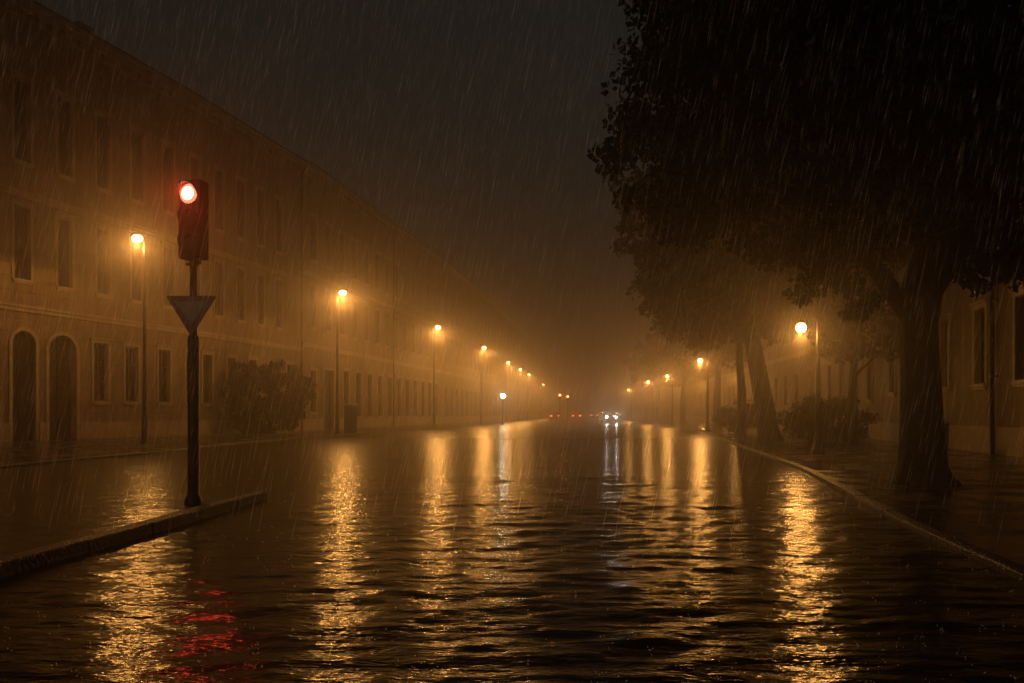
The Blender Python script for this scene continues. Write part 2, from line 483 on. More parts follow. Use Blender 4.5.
# white post light on the left far side
r = empty('post_light', (-1.05, 90, .03)); tag(r, 'short post with a greenish white light, left kerb in the distance', 'post light')
mb = MB(); mb.lathe([(.16, -.1), (.16, .2), (.09, .3), (.07, 2.9), (.10, 3.0)], n=12); mb.build('post', M['pole'], r)
mb = MB(); mb.ball((0, 0, 3.25), .24, 16, 10, (1, 1, 1.1)); mb.build('globe', M['white_emit'], r)
mb = MB(); mb.lathe([(.2, 3.44), (.22, 3.5), (.05, 3.62)], n=12); mb.build('cap', M['pole'], r)
point('bulb', (0, -.34, 3.2), 30, (.9, 1, .75), .1, r)

# ------------------------------------------------------------------ traffic signal
ts = empty('traffic_signal', (-4.52, 11.3, 0))
tag(ts, 'dark traffic signal on a pole with its red light lit', 'traffic light')
mb = MB(); mb.lathe([(.12, -.15), (.12, .06), (.105, .11), (.078, .14), (.078, 2.35), (.074, 2.38), (.05, 2.42), (.048, 3.495)], n=18)
mb.build('pole', M['pole'], ts)
hd = empty('signal_head', (-.005, 0, 0), R(-13)); hd.parent = ts
def HZ(py): return (413 - py) / 796 * 11.3 + 1.3
z0, z1 = HZ(259), HZ(181)
mb = MB()
mb.box(-.172, .172, -.10, .13, z0, z1)
hs = mb.build('housing', M['black'], hd, bevel=.02)
for k in range(3):
    zc = z1 - .20 - k * .355
    mb = MB()
    # visor: open tunnel, cut lower part
    n = 22; ro = .150; ri = .142; lf = .12
    fr = []; 
    outer0, outer1, inner0, inner1 = [], [], [], []
    for j in range(n + 1):
        an = R(-8) + (R(196)) * j / n
        c, s = math.cos(an), math.sin(an)
        L_ = lf * (.25 + .75 * max(0, s))
        outer0.append((c * ro, -.10, zc + s * ro)); outer1.append((c * ro, -.10 - L_, zc + s * ro))
        inner0.append((c * ri, -.10, zc + s * ri)); inner1.append((c * ri, -.10 - L_, zc + s * ri))
    for j in range(n):
        mb.add([outer0[j], outer0[j+1], outer1[j+1], outer1[j]], [(0, 1, 2, 3)], True)
        mb.add([inner0[j], inner1[j], inner1[j+1], inner0[j+1]], [(0, 1, 2, 3)], True)
        mb.add([outer1[j], outer1[j+1], inner1[j+1], inner1[j]], [(0, 1, 2, 3)])
    mb.build('visor', M['black'], hd)
    mb = MB()
    Mx = Matrix.Translation((0, -.10, zc)) @ Matrix.Rotation(R(90), 4, 'X')
    mb.lathe([(.137, .004), (.13, .012), (.09, .028), (.05, .038), (.005, .042)], n=28, M=Mx)
    if k == 0:
        M['red_emit'] = emat('red_signal_glow', (1.0, .11, .055), 26, True)
        M['red_rim'] = emat('red_signal_rim_glow', (1.0, .17, .085), 2.6, True)
        le = mb.build('lens', M['red_rim'], hd); le['label'] = 'lit red lens'
        mb = MB(); mb.lathe([(.098, .024), (.09, .034), (.05, .046), (.005, .05)], (.0, 0, 0), n=28, M=Mx)
        mb.build('lens_core', M['red_emit'], le)
    else:
        mb.build('lens', M['dark_lens'], hd)
mb = MB(); mb.box(-.05, .05, .15, .19, z0 + .15, z1 - .15); mb.box(-.04, .04, .0, .14, z0 - .05, z0 + .003)
mb.build('mounting_bracket', M['pole'], hd)
mb = MB(); mb.lathe([(.062, z0 - .10), (.066, z0 - .09), (.066, z0 - .05), (.062, z0 - .04)], n=16); mb.box(-.1, -.06, -.02, .02, z0 - .09, z0 - .05); mb.build('clamp', M['pole'], ts)

rl = bpy.data.lights.new('red_beam', 'SPOT'); rl.energy = 60; rl.color = (1, .05, .02); rl.shadow_soft_size = .1
rl.spot_size = R(66); rl.spot_blend = 1
ro_ = bpy.data.objects.new('red_beam', rl); COL.objects.link(ro_); ro_.parent = ts; ro_.location = (-.04, -.30, z1 - .22); ro_.rotation_euler = (R(-52), 0, R(12))
# give-way sign (fixed to the pole -> part of the signal post)
sg = empty('give_way_sign', (0, -.09, 0)); sg.parent = ts; sg['label'] = 'inverted triangle with dark red border and pale centre'
zt, zb = HZ(296.5), HZ(336.5)
def tri(hw, top, bot, y, rad, n=5):
    pts = [Vector((-hw, top)), Vector((hw, top)), Vector((0, bot))]; out = []
    for i in range(3):
        p = pts[i]; a = (pts[i-1] - p).normalized(); b = (pts[(i+1) % 3] - p).normalized()
        for k in range(n + 1):
            t = k / n; q = p + a * rad * (1-t)**2 + b * rad * t**2
            out.append((q.x, y, q.y))
    return out
mb = MB(); mb.rings([tri(.35, zt, zb, .0, .035), tri(.35, zt, zb, .012, .035)][::-1], smooth=False); mb.build('border', M['red_paint'], sg)
mb = MB(); mb.rings([tri(.225, zt - .078, zb + .15, -.0035, .015), tri(.225, zt - .078, zb + .15, .004, .015)][::-1], smooth=False); mb.build('face', M['amber_lit_white'], sg)
mb = MB(); mb.rings([tri(.356, zt + .004, zb - .006, .0121, .035), tri(.356, zt + .004, zb - .006, .022, .035)][::-1], smooth=False)
mb.box(-.1, .1, .022, .05, zt - .12, zt - .09); mb.box(-.05, .05, .022, .05, zb + .14, zb + .17)
mb.build('backing', M['pole'], sg)

# ------------------------------------------------------------------ buildings
def wall_mesh(L, H, D, opens, inset=.6):
    """front wall in plane y=0 facing -y, with real recesses; opens: (u0,u1,v0,v1,arch,depth)"""
    mb = MB()
    us = sorted(set([0, L] + [o[0] for o in opens] + [o[1] for o in opens]))
    vs = sorted(set([-.3, H] + [o[2] for o in opens] + [o[3] for o in opens]))
    for j in range(len(vs) - 1):
        vm = (vs[j] + vs[j+1]) / 2; run = None
        for i in range(len(us)):
            solid = False
            if i < len(us) - 1:
                um = (us[i] + us[i+1]) / 2
                solid = not any(o[0] < um < o[1] and o[2] < vm < o[3] for o in opens)
            if solid and run is None: run = us[i]
            if not solid and run is not None:
                mb.quad((run, 0, vs[j]), (us[i], 0, vs[j]), (us[i], 0, vs[j+1]), (run, 0, vs[j+1])); run = None
    for (u0, u1, v0, v1, arch, dp) in opens:
        if not arch:
            mb.quad((u0, 0, v0), (u0, 0, v1), (u0, dp, v1), (u0, dp, v0))
            mb.quad((u1, 0, v0), (u1, dp, v0), (u1, dp, v1), (u1, 0, v1))
            mb.quad((u0, 0, v1), (u1, 0, v1), (u1, dp, v1), (u0, dp, v1))
            mb.quad((u0, 0, v0), (u0, dp, v0), (u1, dp, v0), (u1, 0, v0))
        else:
            r_ = (u1 - u0) / 2; c = (u0 + u1) / 2; vs_ = v1 - r_; n = 14
            arc = [(c - r_ * math.cos(math.pi * k / n), vs_ + r_ * math.sin(math.pi * k / n)) for k in range(n + 1)]
            for k in range(n):
                a, b = arc[k], arc[k+1]
                mb.quad((a[0], 0, a[1]), (b[0], 0, b[1]), (b[0], 0, v1), (a[0], 0, v1))
                mb.add([(a[0], 0, a[1]), (b[0], 0, b[1]), (b[0], dp, b[1]), (a[0], dp, a[1])], [(0, 1, 2, 3)], True)
            mb.quad((u0, 0, v0), (u0, 0, vs_), (u0, dp, vs_), (u0, dp, v0))
            mb.quad((u1, 0, v0), (u1, dp, v0), (u1, dp, vs_), (u1, 0, vs_))
    # sides, back, lid
    mb.quad((0, 0, -.3), (0, 0, H), (inset, D, H), (inset, D, -.3))
    mb.quad((L, 0, -.3), (L - inset, D, -.3), (L - inset, D, H), (L, 0, H))
    mb.quad((inset, D, -.3), (inset, D, H), (L - inset, D, H), (L - inset, D, -.3))
    mb.quad((0, 0, H), (L, 0, H), (L - inset, D, H), (inset, D, H))
    return mb

WCACHE = {}
def window(b, uc, w, v0, v1, dp, detail=True, kind='glass'):
    key = (round(w, 2), round(v1 - v0, 2), round(dp, 2), detail, kind)
    if key not in WCACHE:
        h = v1 - v0
        mb = MB(); mb.box(-w/2 + .001, w/2 - .001, dp - .02, dp + .02, .001, h - .001)
        pane = mb.build('window', M['glass' if kind == 'glass' else 'shutter'], None)
        subs = []
        if detail:
            mb = MB(); t = .07
            mb.box(-w/2 + .002, -w/2 + t, dp - .06, dp - .022, .002, h - .002); mb.box(w/2 - t, w/2 - .002, dp - .06, dp - .022, .002, h - .002)
            mb.box(-w/2 + t, w/2 - t, dp - .06, dp - .022, .002, t); mb.box(-w/2 + t, w/2 - t, dp - .06, dp - .022, h - t, h - .002)
            mb.box(-.035, .035, dp - .058, dp - .022, t, h - t)
            for q in (.36, .68): mb.box(-w/2 + t, -.035, dp - .05, dp - .022, h*q - .02, h*q + .02); mb.box(.035, w/2 - t, dp - .05, dp - .022, h*q - .02, h*q + .02)
            if kind != 'glass':
                k = 0.0
                z = .12
                while z < h - .15:
                    for s in (-1, 1):
                        x0, x1 = (-w/2 + t, -.036) if s < 0 else (.036, w/2 - t)
                        mb.quad((x0, dp - .024, z + .05), (x0, dp - .045, z), (x1, dp - .045, z), (x1, dp - .024, z + .05))
                    z += .075
            subs.append(mb.build('frame', M['wood'], pane))
            mb = MB(); mb.box(-w/2 - .12, w/2 + .12, -.12, -.003, -.12, -.002); mb.box(-w/2 - .08, w/2 + .08, -.07, -.003, -.2, -.122)
            subs.append(mb.build('sill', M['trim'], pane))
            mb = MB()
            mb.box(-w/2 - .14, -w/2 - .003, -.05, -.002, .0, h + .02); mb.box(w/2 + .003, w/2 + .14, -.05, -.002, .0, h + .02)
            mb.box(-w/2 - .16, w/2 + .16, -.07, -.002, h + .022, h + .19)
            mb.box(-w/2 - .22, w/2 + .22, -.14, -.002, h + .192, h + .26)
            subs.append(mb.build('surround', M['trim'], pane))
        WCACHE[key] = pane; o = pane
    else:
        o = copy_tree(WCACHE[key])
    o.parent = b; o.location = (uc, 0, v0)
    return o

def building(p0, p1, H, D, wins, label, wallm, band=(6.1, 11.3), arches=(), doors=(), detail=True, chim=(), pipe=(), group=None, inset=.6, slate=True, plinth=True):
    p0, p1 = Vector(p0), Vector(p1); d = p1 - p0; L = d.length; rz = math.atan2(d.y, d.x)
    b = empty('building', (p0.x, p0.y, .03), rz)
    tag(b, label, 'building', group)
    opens = [(u - w/2, u + w/2, v0, v1, False, .24) for (u, w, v0, v1, k) in wins]
    opens += [(u0, u1, 0.0, v1, True, .38) for (u0, u1, v1) in arches]
    opens += [(u0, u1, 0.0, v1, False, .3) for (u0, u1, v1) in doors]
    wall_mesh(L, H, D, opens, inset).build('wall', wallm, b)
    for (u, w, v0, v1, k) in wins: window(b, u, w, v0, v1, .24, detail, k)
    for (u0, u1, v1) in arches:
        mb = MB(); mb.box(u0 + .001, u1 - .001, .36, .40, .0, v1)
        c = (u0 + u1) / 2
        dr = mb.build('arched_door', M['wood'], b)
        mb = MB(); mb.box(c - .02, c + .02, .33, .358, .05, v1 - .1)
        for q in (1.1, 2.4, 3.3):
            mb.box(u0 + .1, c - .08, .34, .358, q - .45, q + .35); mb.box(c + .08, u1 - .1, .34, .358, q - .45, q + .35)
        mb.box(u0 + .02, u1 - .02, .335, .358, v1 - (u1 - u0)/2 - .1, v1 - (u1 - u0)/2)
        mb.build('door_panel', M['wood'], dr)
        r0 = (u1 - u0) / 2 + .004; r1 = r0 + .17; vs_ = v1 - (u1 - u0) / 2; n = 18
        mb = MB()
        for s in (-1, 1): mb.box(min(c + s*r0, c + s*r1), max(c + s*r0, c + s*r1), -.07, -.003, .0, vs_)
        for k in range(n):
            a0, a1 = math.pi * k / n, math.pi * (k + 1) / n
            P = lambda r_, a, y: (c - r_ * math.cos(a), y, vs_ + r_ * math.sin(a))
            mb.quad(P(r0, a0, -.07), P(r0, a1, -.07), P(r1, a1, -.07), P(r1, a0, -.07))
            mb.quad(P(r1, a0, -.07), P(r1, a1, -.07), P(r1, a1, 0), P(r1, a0, 0))
            mb.quad(P(r0, a0, 0), P(r0, a1, 0), P(r0, a1, -.07), P(r0, a0, -.07))
        mb.build('surround', M['trim'], dr)
    for (u0, u1, v1) in doors:
        mb = MB(); mb.box(u0 + .001, u1 - .001, .28, .32, 0, v1 - .001); dr = mb.build('door', M['wood'], b)
        mb = MB(); mb.box(u0 - .15, u0 - .003, -.06, -.003, 0, v1 + .15); mb.box(u1 + .003, u1 + .15, -.06, -.003, 0, v1 + .15)
        mb.box(u0 - .003, u1 + .003, -.06, -.003, v1 + .003, v1 + .15); mb.build('surround', M['trim'], dr)
    for v in band:
        mb = MB(); mb.box(.0, L, -.16, -.002, v, v + .14); mb.box(.0, L, -.09, -.002, v - .18, v - .002)
        mb.build('string_course', M['trim'], b)
    if plinth:
        # plinth between the openings that reach the ground
        cuts = sorted([(u0 - .2, u1 + .2) for (u0, u1, *_) in list(arches) + list(doors)]); x = 0; mb = MB()
        for a, c in cuts + [(L, L)]:
            if a - x > .1: mb.box(x, a, -.08, -.002, -.2, .85)
            x = c
        mb.build('plinth', M['trim'], b)
    mb = MB(); mb.box(-.0, L, -.22, -.002, H - .75, H - .45); mb.box(.0, L, -.42, -.002, H - .448, H - .2); mb.box(.0, L, -.62, -.002, H - .198, H + .02)
    u = .5
    while u < L - .3: mb.box(u, u + .22, -.40, -.222, H - .72, H - .46); u += .8
    mb.build('cornice', M['trim'], b)
    mb = MB()
    e = .75
    A = [(0, -e, H + .03), (L, -e, H + .03), (L - inset, D, H + .03), (inset, D, H + .03)]
    rd = [(inset * .4, D * .5, H + 2.4), (L - inset * .4, D * .5, H + 2.4)]
    mb.add(A + rd, [(0, 1, 5, 4), (2, 3, 4, 5), (0, 4, 3), (1, 2, 5), (3, 2, 1, 0)])
    rf = mb.build('roof', M['roof'], b)
    for (u, y, w, h) in chim:
        mb = MB(); mb.box(u, u + w, y, y + .7, H - .1, H + h); mb.box(u - .07, u + w + .07, y - .07, y + .77, H + h + .002, H + h + .14)
        mb.build('chimney', M['stucco_c'], rf)
    for u in pipe:
        mb = MB(); mb.tube([(u, -.16, -.1), (u, -.16, H - .9), (u, -.5, H - .25)], .065, 8)
        for q in range(1, int(H / 2.4)): mb.box(u - .09, u + .09, -.24, -.003, q*2.4, q*2.4 + .06)
        mb.build('drainpipe', M['pole'], b)
    return b, L

def rows(us, w, levels, kind='glass'):
    return [(u, w, v0, v1, k) for u in us for (v0, v1, k) in levels]

UP = [(7.4, 10.7, 'shut'), (12.8, 16.5, 'shut')]
bays = [1.75 + 2.35 * k for k in range(8)]
w1 = rows(bays, .85, UP) + [(u, .92, 1.9, 4.85, 'glass') for u in (13.35, 15.45, 17.9, 1.6, 4.0, 6.3)]
building((-25, 28), (-19.35, 46.2), 20.0, 12, w1, 'nearest tan building with two arched doorways on the left', M['stucco_a'],
         arches=[(8.27, 9.47, 5.05), (10.2, 11.8, 5.05)], chim=[(13.2, 1.2, .8, 1.3)], inset=1.0)
w2 = rows([1.5 + 2.35 * k for k in range(5)], .85, UP) + [(u, .9, 1.9, 4.85, 'glass') for u in (1.1, 2.7, 5.2, 7.6, 10.0, 12.4)]
building((-19.35, 46.2), (-15.8, 60), 20.0, 12, w2, 'tan building standing behind the big dark hedge', M['stucco_b'], pipe=(13.9,), inset=1.0, chim=[(6, 2.5, .9, 1.6)])
w3 = rows([1.9 + 2.9 * k for k in range(13)], 1.2, [(8.0, 11.1, 'shut'), (13.2, 16.5, 'shut')]) + [(u, 1.25, 1.0, 4.9, 'glass') for u in [8.6 + 2.9 * k for k in range(11)]]
w3 = w3 + [(1.9, 1.1, 1.4, 4.6, 'glass')]
building((-15.8, 60), (-8.7, 100), 20.2, 12, w3, 'long building with a tall door behind the second lamp and the cabinet', M['stucco_b'], doors=[(3.9, 6.0, 4.8)], band=(6.5, 12.0), pipe=(21.0,), inset=1.0)
w4 = rows([2 + 3.3 * k for k in range(14)], 1.3, [(1.0, 4.6, 'glass'), (8.0, 11.1, 'glass'), (13.2, 16.5, 'glass')])
building((-8.7, 100), (-2.0, 146), 20.2, 12, w4, 'hazy building behind the fourth and fifth lamps on the left', M['stucco_c'], detail=False, band=(6.5,), inset=1.0)
w5 = rows([2.5 + 4.2 * k for k in range(17)], 1.5, [(1.0, 4.4, 'glass'), (8.0, 11.1, 'glass'), (13.2, 16.3, 'glass')])
building((-2, 146), (7.8, 220), 20.2, 12, w5, 'faint far building at the end of the left row', M['stucco_c'], detail=False, band=(6.5,), inset=1.0)

# right side
wr = [(None)]
def right_u(y, p0, p1):  # distance along from p0 (far) for a given y
    p0, p1 = Vector(p0), Vector(p1); return (p0.y - y) / (p0.y - p1.y) * (p1 - p0).length
q0, q1 = (17.95, 38.6), (12.9, 13.5)
wr1 = []
for y, v0, v1, w in [(26.3, 2.25, 4.7, .95), (23.1, 2.25, 4.7, .95), (19.4, 2.25, 4.7, .95), (29.8, 2.25, 4.7, .95), (33.4, 2.25, 4.7, .95), (36.8, 2.25, 4.7, .95)]:
    u = right_u(y, q0, q1); wr1.append((u, w, v0, v1, 'shut')); wr1.append((u, w, 7.4, 9.9, 'shut'))
building(q0, q1, 12.5, 10, wr1, 'nearest right building with a tall shuttered window beside the drainpipe', M['stucco_b'], band=(6.2,), pipe=(right_u(24.9, q0, q1),), inset=.0)
q0, q1 = (22.2, 60), (17.96, 38.65)
wr2 = []
for k in range(6):
    u = 1.9 + 3.5 * k; wr2.append((u, 1.0, 2.0, 4.4, 'shut')); wr2.append((u, 1.0, 7.2, 9.7, 'shut'))
building(q0, q1, 12.0, 10, wr2, 'right building seen between the globe lamp and the big tree', M['stucco_b'], band=(5.9,), inset=.0)
q0, q1 = (27.8, 112), (22.22, 60.1)
wr3 = rows([2.2 + 3.6 * k for k in range(14)], 1.1, [(2.0, 4.4, 'glass'), (7.2, 9.7, 'glass')])
building(q0, q1, 12.5, 10, wr3, 'hazy right building behind the leaning trunks', M['stucco_c'], band=(5.9,), detail=False, inset=.0)
q0, q1 = (37, 190), (27.82, 112.1)
wr4 = rows([3 + 4.4 * k for k in range(17)], 1.3, [(2.0, 4.4, 'glass'), (7.2, 9.7, 'glass')])
building(q0, q1, 12.0, 10, wr4, 'faint far building behind the distant globe lamps', M['stucco_c'], band=(5.9,), detail=False, inset=.0)

# ------------------------------------------------------------------ trees
def leaves_mesh(name, centers, radii, per, size, parent, seed, mat, droop=.35):
    g = np.random.default_rng(seed)
    n = int(per.sum()); idx = np.repeat(np.arange(len(centers)), per)
    d = g.normal(size=(n, 3)); d /= np.linalg.norm(d, axis=1)[:, None]
    rr = g.random(n) ** (.55)
    pos = centers[idx] + d * (rr * radii[idx])[:, None] * np.array([1, 1, .75])
    # leaf: folded pointed oval (6 verts, 4 faces as quads -> 2 quads)
    s = size * g.uniform(.6, 1.35, n)
    ax = g.normal(size=(n, 3)); ax[:, 2] -= droop * 2.2
    ax += d * .6
    ax /= np.linalg.norm(ax, axis=1)[:, None]
    up = g.normal(size=(n, 3)); sd = np.cross(ax, up); sd /= np.linalg.norm(sd, axis=1)[:, None]
    nr = np.cross(ax, sd)
    s_ = s[:, None]
    base = pos - ax * s_ * .5
    tip = pos + ax * s_ * .55
    l = pos - sd * s_ * .36 - nr * s_ * .10 - ax * s_ * .05
    r_ = pos + sd * s_ * .36 - nr * s_ * .10 - ax * s_ * .05
    m1 = pos + nr * s_ * .06
    V = np.stack([base, l, tip, r_, m1], 1).reshape(-1, 3)
    b = np.arange(n) * 5
    F = np.concatenate([np.stack([b, b + 4, b + 2, b + 1], 1), np.stack([b, b + 3, b + 2, b + 4], 1)])
    return np_mesh(name, V, F, mat, parent)

def limb(mb, p, d, r, length, g, depth, tips, bend=.25, up=.15, bound=None):
    pts = [p.copy()]; rad = [r]; n = max(4, int(length / .45)); q = p.copy(); dd = d.normalized()
    for i in range(n):
        dd = (dd + Vector((g.uniform(-1, 1), g.uniform(-1, 1), g.uniform(-.6, .8) + up)) * bend * .35).normalized()
        if bound is not None and not bound(q + dd * (length / n)) and i > 1: break
        q = q + dd * (length / n); pts.append(q.copy()); rad.append(r * (1 - .62 * (i + 1) / n))
    mb.tube(pts, rad, 8 if r > .08 else 5)
    tips.append(q.copy()); n = len(pts) - 1
    if depth > 0 and n > 0:
        for k in range(3 if depth > 1 else 3):
            i = int(n * g.uniform(.35, .98)); base = pts[i]
            side = Vector((g.uniform(-1, 1), g.uniform(-1, 1), g.uniform(-.25, .5)))
            limb(mb, base, (dd * .7 + side).normalized(), rad[i] * .62, length * g.uniform(.5, .72), g, depth - 1, tips, bend, up * .5, bound)

# --- the big near tree
bt = empty('broadleaf_tree', (7.42, 14.4, .03)); tag(bt, 'huge dark tree with thick trunk forking beside the right kerb', 'tree')
g = random.Random(11); mb = MB()
prof = [(-.25, .80, 0, 0), (0, .60, 0, 0), (.12, .49, 0, 0), (.35, .42, 0, 0), (.7, .385, .0, 0), (1.2, .355, -.01, 0), (1.8, .33, -.03, 0), (2.4, .31, -.06, 0), (2.9, .315, -.08, 0), (3.2, .35, -.08, 0), (3.5, .34, -.02, 0), (4.1, .29, .10, .05), (5.0, .26, .20, .1), (6.2, .22, .2, .2), (7.5, .2, .3, .1), (9.5, .12, .2, .3)]
n = 40; rs = []
for (z, r0, ox, oy) in prof:
    ring = []
    fl = max(0, 1 - z / .7)
    for j in range(n):
        an = 2*math.pi*j/n
        rr = r0 * (1 + .035*math.sin(an*5 + z) + .03*math.sin(an*11 + z*.6) + .02*math.sin(an*17 - z) + fl*fl*.16*math.sin(an*6 + 1) + fl*fl*.08*math.sin(an*3 + 2))
        ring.append((ox + math.cos(an)*rr, oy + math.sin(an)*rr, z))
    rs.append(ring)
mb.rings(rs)
tips = []
main = [((-.20, 0, 3.0), (-.80, -.1, .95), .19, 4.2), ((.10, -.05, 3.5), (.55, -.3, .9), .25, 4.6), ((.05, .05, 4.6), (-.35, .7, .7), .2, 4.2),
        ((.1, 0, 5.2), (.8, .35, .5), .18, 4.2), ((.1, 0, 5.4), (-.6, -.65, .5), .18, 4.2), ((.1, .05, 6.2), (-.9, .2, .6), .16, 4.5), ((.1, .1, 6.6), (.2, -.9, .6), .15, 3.8),
        ((.1, .1, 7.2), (.3, .5, .9), .14, 3.5), ((-.03, 0, 4.4), (-.95, -.25, .35), .14, 4.8), ((.1, 0, 4.6), (.95, -.1, .25), .13, 4.4)]
def in_crown(q):
    if q.z < 4.6: return math.hypot(q.x, q.y) < 3.2
    return math.hypot(q.x, q.y) < np.interp(q.z, [4.6, 6, 8, 10, 11.5, 12.5], [4.4, 4.6, 4.1, 3.2, 2.2, 0])
for p, d, r_, l in main: limb(mb, Vector(p), Vector(d), r_, l, g, 2, tips, bound=in_crown)
mb.build('trunk', M['bark'], bt)
gg = np.random.default_rng(21)
def crown_centers(n, c, rx, ry, rz, g, floor_fn=None, hollow=.35):
    out = []
    while len(out) < n:
        d = g.normal(size=3); d /= np.linalg.norm(d); rr = (hollow + (1 - hollow) * g.random()) ** .6
        p = np.array(c) + d * rr * np.array([rx, ry, rz]) * (1 + .09 * math.sin(d[0]*7 + d[2]*5) + .07 * math.sin(d[1]*9 + d[2]*11 + 2))
        if floor_fn is not None and p[2] < floor_fn(p): continue
        out.append(p)
    return np.array(out)
def floor_big(p):
    r_ = math.hypot(p[0], p[1])
    return 4.1 + .28 * math.sin(p[0]*1.3 + 1) + .2 * math.sin(p[1]*1.9) - .05 * r_ + .0
def big_crown(n, g):
    out = []
    while len(out) < n:
        z = g.uniform(4.1, 13.0); an = g.uniform(0, 2 * math.pi)
        R0 = np.interp(z, [4.1, 5, 6, 8, 9.5, 11.5, 13], [4.9, 5.4, 5.5, 5.55, 5.4, 4.2, 1.5])
        R0 *= 1 + .06 * math.sin(an * 3 + z) + .05 * math.sin(an * 7 - z * 1.7) + .03 * math.sin(an * 13 + z * 3)
        r_ = R0 * g.random() ** .42
        x, y = math.cos(an) * r_, math.sin(an) * r_ * .95 - .2
        if z < 4.15 + .34 * max(0, abs(x) - 2.2) + .19 * max(0, y) + .16 * math.sin(x * 2.1 + 1) + .12 * math.sin(y * 2.7): continue
        out.append((x, y, z))
    return np.array(out)
cc = big_crown(1150, gg)
# hanging sprays seen against the lamp glow
spr = [(-2.05, .2, 3.55), (-1.75, .1, 3.85), (-1.45, .4, 3.95), (-2.3, .2, 4.2), (-1.35, .1, 3.6), (-1.05, -.1, 3.3), (-1.2, .0, 3.1), (-1.3, -.1, 4.2), (-1.9, 0, 4.3),
       (.55, -.3, 3.85), (.8, -.3, 3.6), (.95, -.4, 4.0), (1.5, -.2, 4.0), (1.7, 0, 3.75), (2.1, 0, 4.1), (2.6, .3, 3.9), (-3.2, 0, 4.35), (-4.0, .3, 4.7), (-2.7, .5, 4.2), (-4.8, 0, 4.85), (-5.3, -.3, 5.1)]
cc2 = np.array([(x, y, z) for x, y, z in spr])
tp = np.array([tuple(t) for t in tips])
tp = tp[np.hypot(tp[:, 0], tp[:, 1]) < np.interp(tp[:, 2], [4, 6, 8, 10, 13], [5.0, 5.2, 4.6, 3.9, 1.5])]
cc = np.concatenate([cc, tp[tp[:, 2] > 3.9], cc2])
rad = np.concatenate([gg.uniform(.4, .8, len(cc) - len(cc2)), gg.uniform(.26, .42, len(cc2))])
per = np.concatenate([np.full(len(cc) - len(cc2), 165), np.full(len(cc2), 110)]).astype(int)
crown = leaves_mesh('crown', cc, rad, per, .145, bt, 5, M['leaf'])

# --- other trees
def tree(name, loc, trunk_pts, tr, c, rx, ry, rz, ncl, size, label, seed, group=None, floor=None, clr=(.6, 1.0), per=60):
    t = empty(name, loc); tag(t, label, 'tree', group)
    g = random.Random(seed); mb = MB(); mb.tube(trunk_pts, tr, 12, wob=.03)
    tips = []; top = Vector(trunk_pts[-1])
    for k in range(6):
        an = 2 * math.pi * k / 6 + g.random()
        b0 = top - Vector((0, 0, g.uniform(0, 1.2)))
        limb(mb, b0, Vector((math.cos(an), math.sin(an), .8)), tr[-1] * .6, rx * .6, g, 1, tips)
    mb.build('trunk', M['bark'], t)
    ng = np.random.default_rng(seed)
    f = (lambda p: floor + .3 * math.sin(p[0]*1.1) + .25 * math.sin(p[1]*1.7)) if floor else None
    cc = crown_centers(ncl, c, rx, ry, rz, ng, f)
    leaves_mesh('crown', cc, ng.uniform(clr[0], clr[1], len(cc)), np.full(len(cc), per), size, t, seed, M['leaf'])
    return t
GT = 'trees along the right pavement'
tree('broadleaf_tree', (12.15, 37.5, .03), [(0, 0, -.2), (0, 0, 0), (-.1, 0, .5), (-.3, 0, 1.8), (-.6, 0, 3.4), (-.9, 0, 5), (-1.2, 0, 7)], [.75, .62, .5, .45, .41, .36, .25],
     (-.9, 0, 9.8), 6.2, 6.0, 5.8, 430, .34, 'hazy tree with a thick leaning trunk behind the globe lamp', 31, GT, floor=5.0)
tree('broadleaf_tree', (12.2, 42.5, .03), [(0, 0, -.2), (0, 0, 0), (0, 0, .6), (.05, 0, 2.4), (-.1, 0, 4.6), (0, 0, 6.5)], [.4, .32, .25, .22, .19, .15],
     (-1.0, 0, 8.3), 4.6, 4.5, 4.2, 170, .34, 'slim straight tree just left of the leaning trunk', 32, GT, floor=5.3)
tree('broadleaf_tree', (17.0, 66, .03), [(0, 0, -.2), (0, 0, .5), (0, 0, 3), (.1, 0, 6)], [.5, .36, .3, .2],
     (-.6, 0, 8.2), 4.6, 4.6, 4.0, 150, .42, 'hazy tree beyond the second globe lamp', 33, GT, floor=5.3)
tree('broadleaf_tree', (19.3, 90, .03), [(0, 0, -.2), (0, 0, .5), (0, 0, 3), (.1, 0, 6)], [.5, .36, .3, .2],
     (0, 0, 8.2), 4.6, 4.6, 3.8, 130, .5, 'faint tree between the third and fourth globe lamps', 34, GT, floor=5.2)
tree('broadleaf_tree', (21.6, 118, .03), [(0, 0, -.2), (0, 0, .5), (0, 0, 3), (.1, 0, 6)], [.5, .36, .3, .2],
     (0, 0, 8.5), 4.6, 4.6, 3.8, 110, .6, 'faintest tree before the farthest globe lamp', 35, GT, floor=5.4)
tree('broadleaf_tree', (13.9, 32.5, .03), [(0, 0, -.2), (0, 0, .5), (0, 0, 2.2), (.1, 0, 4)], [.32, .22, .18, .12],
     (.2, 0, 5.2), 2.3, 2.2, 2.2, 75, .2, 'small tree between the globe lamp and the big trunk', 36, GT, floor=3.0, clr=(.4, .7))

